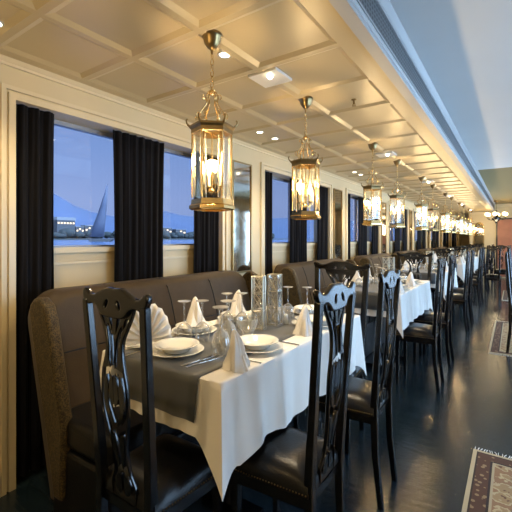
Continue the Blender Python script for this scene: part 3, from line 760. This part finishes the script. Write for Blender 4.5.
def vase():
    t = thing('glass_vase', '', 'vase'); h = 0.30; w = 0.032
    bm = B()
    for s, q in ((-1, 0), (1, 0), (0, -1), (0, 1)):
        a, b = (w*s-0.001, w*s+0.001) if s else (-w, w); c, d = (w*q-0.001, w*q+0.001) if q else (-w, w)
        box(bm, a, b, c, d, 0.012, h)
    obj('glass_side', bm, M['glassware'], t)
    bm = B(); box(bm, -w-0.004, w+0.004, -w-0.004, w+0.004, 0, 0.012); obj('base', bm, M['crystal'], t, bev=0.002)
    bm = B()
    for sx in (-1, 1):
        for sy in (-1, 1): tube(bm, [(sx*w, sy*w, 0.01), (sx*w, sy*w, h)], 0.0035, 6)
    for z in (0.012, 0.108, 0.204, h):
        tube(bm, [(-w, -w, z), (w, -w, z), (w, w, z), (-w, w, z)], 0.0032, 6, closed=True)
    for i in range(3):
        z0, z1 = 0.012+0.096*i, 0.108+0.096*i
        for (p, q) in (((-w, -w), (w, -w)), ((w, -w), (w, w)), ((w, w), (-w, w)), ((-w, w), (-w, -w))):
            tube(bm, [(p[0], p[1], z0), (q[0], q[1], z1)], 0.0022, 5); tube(bm, [(q[0], q[1], z0), (p[0], p[1], z1)], 0.0022, 5)
    obj('lattice', bm, M['chrome'], t)
    return Proto(t)
vz = vase()
ZT = TZ+0.0005; ZRN = TZ+0.0045
def zt(x): return ZRN if -1.515 < x < -0.995 else ZT
def zpl(x, r): return ZRN if (-1.515-r < x < -0.995+r) else ZT
W_IN = lambda k: TNAME[k]
SETS = {}
# settings: (x, y, rot toward sitter, where)
SEAT = [(-1.247, 1.185, 0.0, 'head place'), (-0.985, 1.44, PI/2, 'first aisle place'), (-0.985, 2.02, PI/2, 'second aisle place'),
        (-1.46, 1.17, -PI/2, 'first banquette place'), (-1.44, 1.50, -PI/2, 'second banquette place'), (-1.44, 1.88, -PI/2, 'third banquette place'), (-1.16, 2.33, PI, 'far-end place')]
for k in range(NB):
    Y = PITCH*k; far = k >= 3
    share = k >= 2
    def lab(txt): return txt
    for i, (x, y, rz, where) in enumerate(SEAT):
        if far and i in (3, 5): continue
        if k and i == 0: continue
        z = zpl(x, 0.12)
        if i == 3: side_pl.at((x-0.0, y+Y, z), 0, 'small plate under the napkin at the %s of the %s' % (where, TNAME[k]), 'side plates'); zz = z
        else:
            dinner.at((x, y+Y, z), 0, 'white dinner plate under the soup plate at the %s of the %s' % (where, TNAME[k]), 'dinner plates')
            soup.at((x, y+Y, z+0.0085), 0, 'white soup plate at the %s of the %s' % (where, TNAME[k]), 'soup plates')
            zz = z+0.016
    # napkins
    (nfan if k == 0 else ncone).at((-1.43, 1.17+Y, zt(-1.45)+0.0135), rad(50) if k == 0 else 0.6, ('white napkin folded into a pleated fan on the first table' if k == 0 else 'white standing napkin at the first banquette place of the %s' % TNAME[k]), 'folded napkins')
    ncone.at((-0.905, 1.185+Y, ZT), rad(200), 'pointed white napkin by the near aisle corner of the %s' % TNAME[k], 'folded napkins')
    ncone.at((-0.935, 1.815+Y, ZT), rad(80), 'pointed white napkin between the aisle plates of the %s' % TNAME[k], 'folded napkins')
    ncone.at((-1.44, 1.51+Y, zpl(-1.5, .12)+0.037), rad(140), 'white napkin in the soup plate at the second banquette place of the %s' % TNAME[k], 'folded napkins')
    if not far:
        ncone.at((-1.44, 1.88+Y, zpl(-1.5, .12)+0.037), rad(30), 'white napkin in the soup plate at the third banquette place of the %s' % TNAME[k], 'folded napkins')
    # upside-down glasses
    gl = [(-1.35, 1.335, 'before the first banquette place'), (-1.285, 1.395, 'second before the first banquette place'), (-1.34, 1.66, 'before the second banquette place'), (-1.275, 1.715, 'second before the second banquette place'),
          (-1.20, 2.11, 'before the far-end place'), (-1.09, 2.165, 'beside the one before the far-end place'), (-1.37, 2.03, 'by the third banquette place')]
    for (x, y, w) in gl[::2] if far else gl:
        wine.at((x, y+Y, zt(x)), 0, 'upturned wine glass %s of the %s' % (w, TNAME[k]), 'upturned wine glasses')
    if not far:
        goblet.at((-1.065, 1.275+Y, zt(-1.065)), 0, 'upturned crystal goblet by the first aisle plate of the %s' % TNAME[k], 'upturned goblets')
        goblet.at((-1.14, 1.42+Y, zt(-1.14)), 0.2, 'upturned crystal goblet before the vases of the %s' % TNAME[k], 'upturned goblets')
        cbowl.at((-1.17, 1.62+Y, zt(-1.2)), 0, 'cut crystal bowl before the lattice vases of the %s' % TNAME[k], 'crystal bowls')
    vz.at((-1.185, 1.75+Y, zt(-1.18)), rad(20), 'tall square lattice vase on the %s, towards its head' % TNAME[k], 'lattice vases')
    vz.at((-1.162, 1.885+Y, zt(-1.16)), rad(5), 'tall square lattice vase on the %s, towards its far end' % TNAME[k], 'lattice vases')
    if not far:
        shaker.at((-1.13, 1.96+Y, zt(-1.13)), 0, 'white salt shaker beside the vases on the %s' % TNAME[k], 'shakers')
    if k < 2:
        if k == 0:
            kn.at((-1.085, 1.165, ZRN), rad(-8), 'knife beside the head plate on the first table, next to the plate', 'knives'); kn.at((-1.055, 1.165, ZRN), rad(-8), 'knife beside the head plate on the first table, towards the aisle', 'knives')
            fk.at((-1.395, 1.11, ZRN), rad(4), 'fork beside the head plate on the first table', 'forks')
        kn.at((-0.955, 1.61+Y, ZT), rad(90), 'knife beside the first aisle plate on the %s' % TNAME[k], 'knives')
        fk.at((-0.96, 1.285+Y, ZT), rad(90), 'fork beside the first aisle plate on the %s' % TNAME[k], 'forks')
        kn.at((-0.965, 2.18+Y, ZT), rad(90), 'knife beside the second aisle plate on the %s' % TNAME[k], 'knives')

# ------------------------------------------------------------------ pendant lanterns
def hexpts(r, z, off=0.0): return [(r*cos(PI/3*i+off), r*sin(PI/3*i+off), z) for i in range(6)]
def lantern():
    t = thing('pendant_lantern', '', 'pendant lamp')
    bm = B(); lathe(bm, [(0, 0), (0.050, 0.0), (0.052, -0.010), (0.044, -0.018), (0.038, -0.045), (0.022, -0.068), (0.008, -0.076), (0.006, -0.095), (0, -0.096)], 20); obj('canopy', bm, M['brass_dark'], t, smooth=40)
    bm = B(); z = -0.09; i = 0
    while z > -0.275:
        ln = 0.034
        pts = []
        for q in range(10):
            a = 2*PI*q/10; u = 0.0085*cos(a); v = ln/2*sin(a)
            pts.append((u, 0, z-ln/2+v) if i % 2 == 0 else (0, u, z-ln/2+v))
        tube(bm, pts, 0.0022, 5, closed=True); z -= 0.028; i += 1
    obj('chain', bm, M['brass'], t, smooth=60)
    # scrolled crown
    bm = B(); R = 0.098
    for (x, y, _) in hexpts(1, 0):
        pr = [(0.006, -0.275), (0.020, -0.285), (0.030, -0.31), (0.026, -0.335), (0.040, -0.36), (0.058, -0.385), (0.060, -0.41), (0.048, -0.43), (0.07, -0.45)]
        tube(bm, [(x*r, y*r, z) for r, z in catmull(pr, 4, False)], 0.003, 6)
        cu = [(0.052, -0.395), (0.068, -0.385), (0.078, -0.398), (0.072, -0.412), (0.064, -0.405)]
        tube(bm, [(x*r, y*r, z) for r, z in catmull(cu, 4, False)], 0.0022, 5)
        cu = [(0.024, -0.30), (0.040, -0.295), (0.046, -0.31), (0.038, -0.318)]
        tube(bm, [(x*r, y*r, z) for r, z in catmull(cu, 4, False)], 0.002, 5)
    lathe(bm, [(0, -0.268), (0.009, -0.272), (0.011, -0.282), (0.006, -0.295), (0, -0.30)], 12); obj('crown', bm, M['brass'], t, smooth=60)
    # top rim, with ears at the corners
    def hexring(bm, st):
        rings = [[bm.verts.new(p) for p in hexpts(r, z)] for r, z in st]
        for a, b in zip(rings, rings[1:]+rings[:1]):
            for i in range(6): bm.faces.new([a[i], a[(i+1) % 6], b[(i+1) % 6], b[i]])
    bm = B(); hexring(bm, [(0.112, -0.452), (0.112, -0.462), (0.102, -0.472), (0.102, -0.49), (0.09, -0.49), (0.086, -0.452)])
    for (x, y, _) in hexpts(1, 0):
        cu = [(0.100, -0.458), (0.112, -0.452), (0.122, -0.44), (0.124, -0.425), (0.118, -0.42)]
        tube(bm, [(x*r, y*r, z) for r, z in catmull(cu, 3, False)], [0.006]*5+[0.004]*8, 6)
    obj('top_rim', bm, M['brass_dark'], t)
    bm = B(); hexring(bm, [(0.100, -0.812), (0.102, -0.825), (0.104, -0.838), (0.112, -0.844), (0.112, -0.858), (0.10, -0.865), (0.088, -0.865), (0.088, -0.812)]); obj('bottom_rim', bm, M['brass'], t)
    bm = B()
    for (x, y, _) in hexpts(0.097, 0): tube(bm, [(x, y, -0.485), (x, y, -0.805)], 0.004, 6)
    obj('frame', bm, M['brass'], t)
    bm = B(); pts = hexpts(0.093, 0)
    for i in range(6):
        (a, b, _), (c, d, _) = pts[i], pts[(i+1) % 6]
        bm.faces.new([bm.verts.new(p) for p in ((a, b, -0.80), (c, d, -0.80), (c, d, -0.49), (a, b, -0.49))])
    obj('glass', bm, M['lantern_glass'], t)
    bm = B()
    for i in range(6):
        (a, b, _), (c, d, _) = pts[i], pts[(i+1) % 6]
        for f in (0.16, 0.84):
            x, y = a+(c-a)*f, b+(d-b)*f
            tube(bm, [(x*0.99, y*0.99, -0.51), (x*0.99, y*0.99, -0.79)], 0.0035, 4)
    obj('bevel_strip', bm, M['crystal'], t)
    # candle cluster
    bm = B(); tube(bm, [(0, 0, -0.49), (0, 0, -0.78)], 0.003, 6); tube(bm, [(-0.094, 0, -0.488), (0.094, 0, -0.488)], 0.003, 5); ball(bm, (0, 0, -0.77), 0.012, 10, 6)
    for i in range(4):
        a = PI/2*i+0.85
        pr = [(0.004, -0.755), (0.02, -0.775), (0.04, -0.765), (0.046, -0.745)]
        tube(bm, [(cos(a)*r, sin(a)*r, z) for r, z in catmull(pr, 4, False)], 0.0025, 5)
        lathe(bm, [(0, -0.748), (0.012, -0.745), (0.013, -0.742), (0, -0.742)], 10, (cos(a)*0.046, sin(a)*0.046, 0))
    obj('candelabra', bm, M['brass'], t, smooth=60)
    for i in range(4):
        a = PI/2*i+0.85; c = (cos(a)*0.046, sin(a)*0.046, 0)
        bm = B(); lathe(bm, [(0, -0.742), (0.007, -0.742), (0.007, -0.69), (0, -0.69)], 8, c); s = obj('candle', bm, M['candle'], t, smooth=40)
        bm = B(); lathe(bm, [(0.003, -0.69), (0.009, -0.68), (0.011, -0.668), (0.008, -0.65), (0.003, -0.635), (0, -0.625)], 10, c); obj('bulb', bm, M['bulb'], s, smooth=180)
    li = bpy.data.lights.new('lantern_glow', 'POINT'); li.energy = LAMP_W; li.color = (1.0, 0.70, 0.36); li.shadow_soft_size = 0.035
    lo = bpy.data.objects.new('lantern_glow', li); COL.objects.link(lo); lo.parent = t; lo.location = (0, 0, -0.61)
    return Proto(t)
LAMP_W = 14.0
lt = lantern()
for k in range(NB):
    for j, (y, w) in enumerate(((1.40, 'near half'), (2.41, 'far half'))):
        lt.at((-1.225, y+PITCH*k, ZP), rad(-48.8-30), 'hexagonal brass lantern hanging over the %s of the %s' % (w, TNAME[k]), 'hanging lanterns')

lt.at((-1.225, -0.14, ZP), rad(-78.8), 'unseen hexagonal brass lantern added before the first table to light its near end', 'hanging lanterns')  # unseen extra lantern, added to brighten the near hang of the tablecloth

# ------------------------------------------------------------------ ceiling fittings
def downlight():
    t = thing('downlight', '', 'ceiling light')
    bm = B(); lathe(bm, [(0.026, 0.001), (0.03, -0.004), (0.04, -0.004), (0.042, 0.001)], 24); obj('bezel', bm, M['white_trim'], t, smooth=40)
    bm = B(); lathe(bm, [(0, -0.002), (0.027, -0.002), (0.027, 0.0005), (0, 0.0005)], 20); obj('lens', bm, M['spot'], t)
    li = bpy.data.lights.new('downlight_beam', 'SPOT'); li.energy = 26; li.color = (1.0, 0.78, 0.48); li.spot_size = rad(95); li.spot_blend = 0.7; li.shadow_soft_size = 0.03
    lo = bpy.data.objects.new('downlight_beam', li); COL.objects.link(lo); lo.parent = t; lo.location = (0, 0, -0.012)
    return Proto(t)
dl = downlight()
dl.at((-1.99, 0.75, ZP), 0, 'round downlight in the coffered ceiling before the first window bay', 'downlights')
dl.at((-1.30, -0.96, ZP), 0, 'unseen round downlight added before the first window bay to light the table end', 'downlights')  # added out of view as more light for the first table's end
dl.at((-1.30, 1.59, ZP), 0, 'round downlight in the coffer just past the first lantern', 'downlights')
for k in range(NW):
    for y, w in ((2.93, 'towards the bay'), (3.20, 'away from the bay')):
        dl.at((-1.97, y+PITCH*k, ZP), 0, 'round downlight by the pier after the %s window bay, %s' % (ORD[k], w), 'downlights')
def hatch():
    t = thing('ceiling_panel', '', 'ceiling light')
    bm = B(); box(bm, -0.1, 0.1, -0.1, 0.1, -0.006, 0.011); obj('plate', bm, M['plate'], t, bev=0.003)
    bm = B(); ball(bm, (0.03, -0.05, -0.012), 0.018, 12, 8); obj('lamp', bm, M['spot'], t, smooth=180)
    li = bpy.data.lights.new('panel_beam', 'SPOT'); li.energy = 52; li.color = (1.0, 0.84, 0.60); li.spot_size = rad(75); li.spot_blend = 0.8; li.shadow_soft_size = 0.02
    lo = bpy.data.objects.new('panel_beam', li); COL.objects.link(lo); lo.parent = t; lo.location = (0.03, -0.05, -0.036)
    return Proto(t)
ht = hatch()
for k in range(NB): ht.at((-1.24, 1.96+PITCH*k, ZC), 0, 'square white ceiling plate with a small lamp above the %s' % TNAME[k], 'square ceiling plates')
t = thing('ceiling_sprinkler', 'small metal fire sprinkler hanging from the coffered ceiling', 'sprinkler', (-0.95, 2.63, ZP))
bm = B(); lathe(bm, [(0, 0), (0.02, 0), (0.02, -0.004), (0.008, -0.008), (0.008, -0.035), (0, -0.036)], 14); obj('body', bm, M['brass_dark'], t, smooth=40)
bm = B(); lathe(bm, [(0, -0.046), (0.016, -0.046), (0.016, -0.048), (0, -0.048)], 12); tube(bm, [(0.008, 0, -0.03), (0.010, 0, -0.04), (0, 0, -0.047)], 0.002, 5); tube(bm, [(-0.008, 0, -0.03), (-0.010, 0, -0.04), (0, 0, -0.047)], 0.002, 5); obj('deflector', bm, M['brass_dark'], t)

# chandelier at the far end of the aisle
def chandelier():
    t = thing('chandelier', 'dark chandelier with bright glass shades hanging at the far end of the aisle', 'chandelier', (-0.47, 13.2, ZR))
    bm = B(); lathe(bm, [(0, 0), (0.09, 0), (0.09, -0.02), (0.03, -0.05), (0, -0.05)], 16); obj('canopy', bm, M['brass_dark'], t, smooth=40)
    bm = B(); tube(bm, [(0, 0, -0.04), (0, 0, -0.42)], 0.008, 8); obj('rod', bm, M['brass_dark'], t)
    bm = B(); lathe(bm, [(0, -0.30), (0.03, -0.33), (0.02, -0.42), (0.07, -0.50), (0.13, -0.56), (0.12, -0.62), (0.05, -0.68), (0.02, -0.75), (0, -0.77)], 16); obj('hub', bm, M['black'], t, smooth=25)
    for i in range(6):
        a = 2*PI*i/6+0.4
        bm = B(); tube(bm, [(cos(a)*r, sin(a)*r, z) for r, z in catmull([(0.06, -0.55), (0.16, -0.63), (0.26, -0.58), (0.28, -0.50)], 5, False)], 0.009, 6); s = obj('arm', bm, M['black'], t, smooth=25)
        bm = B(); ball(bm, (cos(a)*0.28, sin(a)*0.28, -0.44), 0.06, 12, 8); obj('bulb', bm, M['bulb'], s, smooth=180)
    li = bpy.data.lights.new('chandelier_glow', 'POINT'); li.energy = 18; li.color = (1, 0.78, 0.45); li.shadow_soft_size = 0.15
    lo = bpy.data.objects.new('chandelier_glow', li); COL.objects.link(lo); lo.parent = t; lo.location = (0, 0, -0.95)
    return t
cd = Proto(chandelier())
cd.at((-0.47, 14.6, ZR), 0, 'dark chandelier with bright glass shades at the far end of the aisle', 'aisle chandeliers')
cd.at((0.35, -1.3, ZR), 0, 'unseen added chandelier with bright glass shades, lighting the near end of the first table', 'aisle chandeliers')  # made-up second chandelier behind the camera, warm light for the near cloth

# ------------------------------------------------------------------ far wall
t = thing('arched_mirror', 'dark narrow arched mirror on the far end wall', 'mirror', (-1.06, Y1, 0))
out = [(-0.17, 0.75), (0.17, 0.75), (0.17, 1.85)]+[(0.17*cos(a), 1.85+0.17*sin(a)) for a in [PI*i/10 for i in range(1, 10)]]+[(-0.17, 1.85)]
bm = B(); prism(bm, out, 'y', -0.03, 0.0); obj('frame', bm, M['brass_dark'], t)
bm = B(); prism(bm, [(x*0.86, 0.8+(z-0.8)*0.97) for x, z in out], 'y', -0.036, -0.028); obj('mirror_glass', bm, M['mirror'], t)
t = thing('wall_panel', 'faded pink panel with dark edging on the far end wall', 'wall panel', (0.05, Y1, 0))
bm = B(); box(bm, -0.53, 0.9, -0.03, 0, 0.05, 2.1); obj('panel_board', bm, M['pink'], t)
bm = B(); box(bm, -0.58, -0.53, -0.045, 0, 0.05, 2.15); box(bm, -0.58, 0.95, -0.045, 0, 2.1, 2.15); box(bm, 0.9, 0.95, -0.045, 0, 0.05, 2.15); obj('edging', bm, M['darkwood'], t)

# ------------------------------------------------------------------ rugs
def rug(loc, hw, hh, label):
    t = thing('rug', label, 'rug', loc, 0, 'patterned rugs in the aisle')
    bm = B(); box(bm, -hw, hw, -hh, hh, 0.0, 0.008); obj('pile', bm, rug_mat(hw, hh), t)
    for s in (-1, 1):
        bm = B()
        for i in range(60):
            x = -hw+2*hw*(i+0.5)/60; tube(bm, [(x, s*hh, 0.004), (x+0.004*sin(i*3), s*(hh+0.022), 0.003), (x+0.008*sin(i*7), s*(hh+0.045), 0.002)], 0.0022, 4)
        obj('fringe', bm, M['linen'], t)
rug((0.28, 1.94, 0.0005), 0.50, 0.93, 'fringed oriental rug on the aisle floor across from the first table')
rug((0.24, 6.5, 0.0005), 0.50, 1.07, 'fringed oriental rug further down the aisle, beside the chairs across from the tables')
rug((0.27, 11.2, 0.0005), 0.50, 0.95, 'small lit rug at the far end of the aisle')

# ------------------------------------------------------------------ world: dusk sky, brighter towards the aisle side windows
w = bpy.data.worlds.new('dusk'); S.world = w; w.use_nodes = True
nt = w.node_tree; nt.nodes.clear(); nd = nt.nodes; L = nt.links
o = N(nd, 'ShaderNodeOutputWorld'); bg = N(nd, 'ShaderNodeBackground', Strength=1.0); L.new(bg.outputs[0], o.inputs[0])
tc = N(nd, 'ShaderNodeTexCoord'); sp = N(nd, 'ShaderNodeSeparateXYZ'); L.new(tc.outputs['Generated'], sp.inputs[0])
rp = N(nd, 'ShaderNodeValToRGB'); e = rp.color_ramp.elements
e[0].position = 0.0; e[0].color = (0.24, 0.33, 0.58, 1); e[1].position = 0.45; e[1].color = (0.12, 0.19, 0.42, 1)
x = e.new(0.10); x.color = (0.25, 0.345, 0.61, 1); x = e.new(0.22); x.color = (0.19, 0.30, 0.58, 1)
L.new(sp.outputs['Z'], rp.inputs[0])
br = N(nd, 'ShaderNodeMapRange'); br.interpolation_type = 'SMOOTHSTEP'; br.inputs[1].default_value = -0.1; br.inputs[2].default_value = 0.35
L.new(sp.outputs['X'], br.inputs[0])
mx = N(nd, 'ShaderNodeMix', _data_type='RGBA'); mx.inputs[7].default_value = (4.7, 7.1, 9.7, 1)
L.new(br.outputs[0], mx.inputs[0]); L.new(rp.outputs[0], mx.inputs[6]); L.new(mx.outputs[2], bg.inputs[0])

# ------------------------------------------------------------------ view
S.view_settings.view_transform = 'Standard'; S.view_settings.look = 'None'
S.view_settings.exposure = 0.35; S.view_settings.gamma = 1.0; S.view_settings.use_curve_mapping = False
S.cycles.max_bounces = 10; S.cycles.transparent_max_bounces = 24; S.cycles.diffuse_bounces = 4; S.cycles.glossy_bounces = 5
S.cycles.sample_clamp_indirect = 4.0; S.cycles.caustics_reflective = False; S.cycles.caustics_refractive = False
S.cycles.use_denoising = True
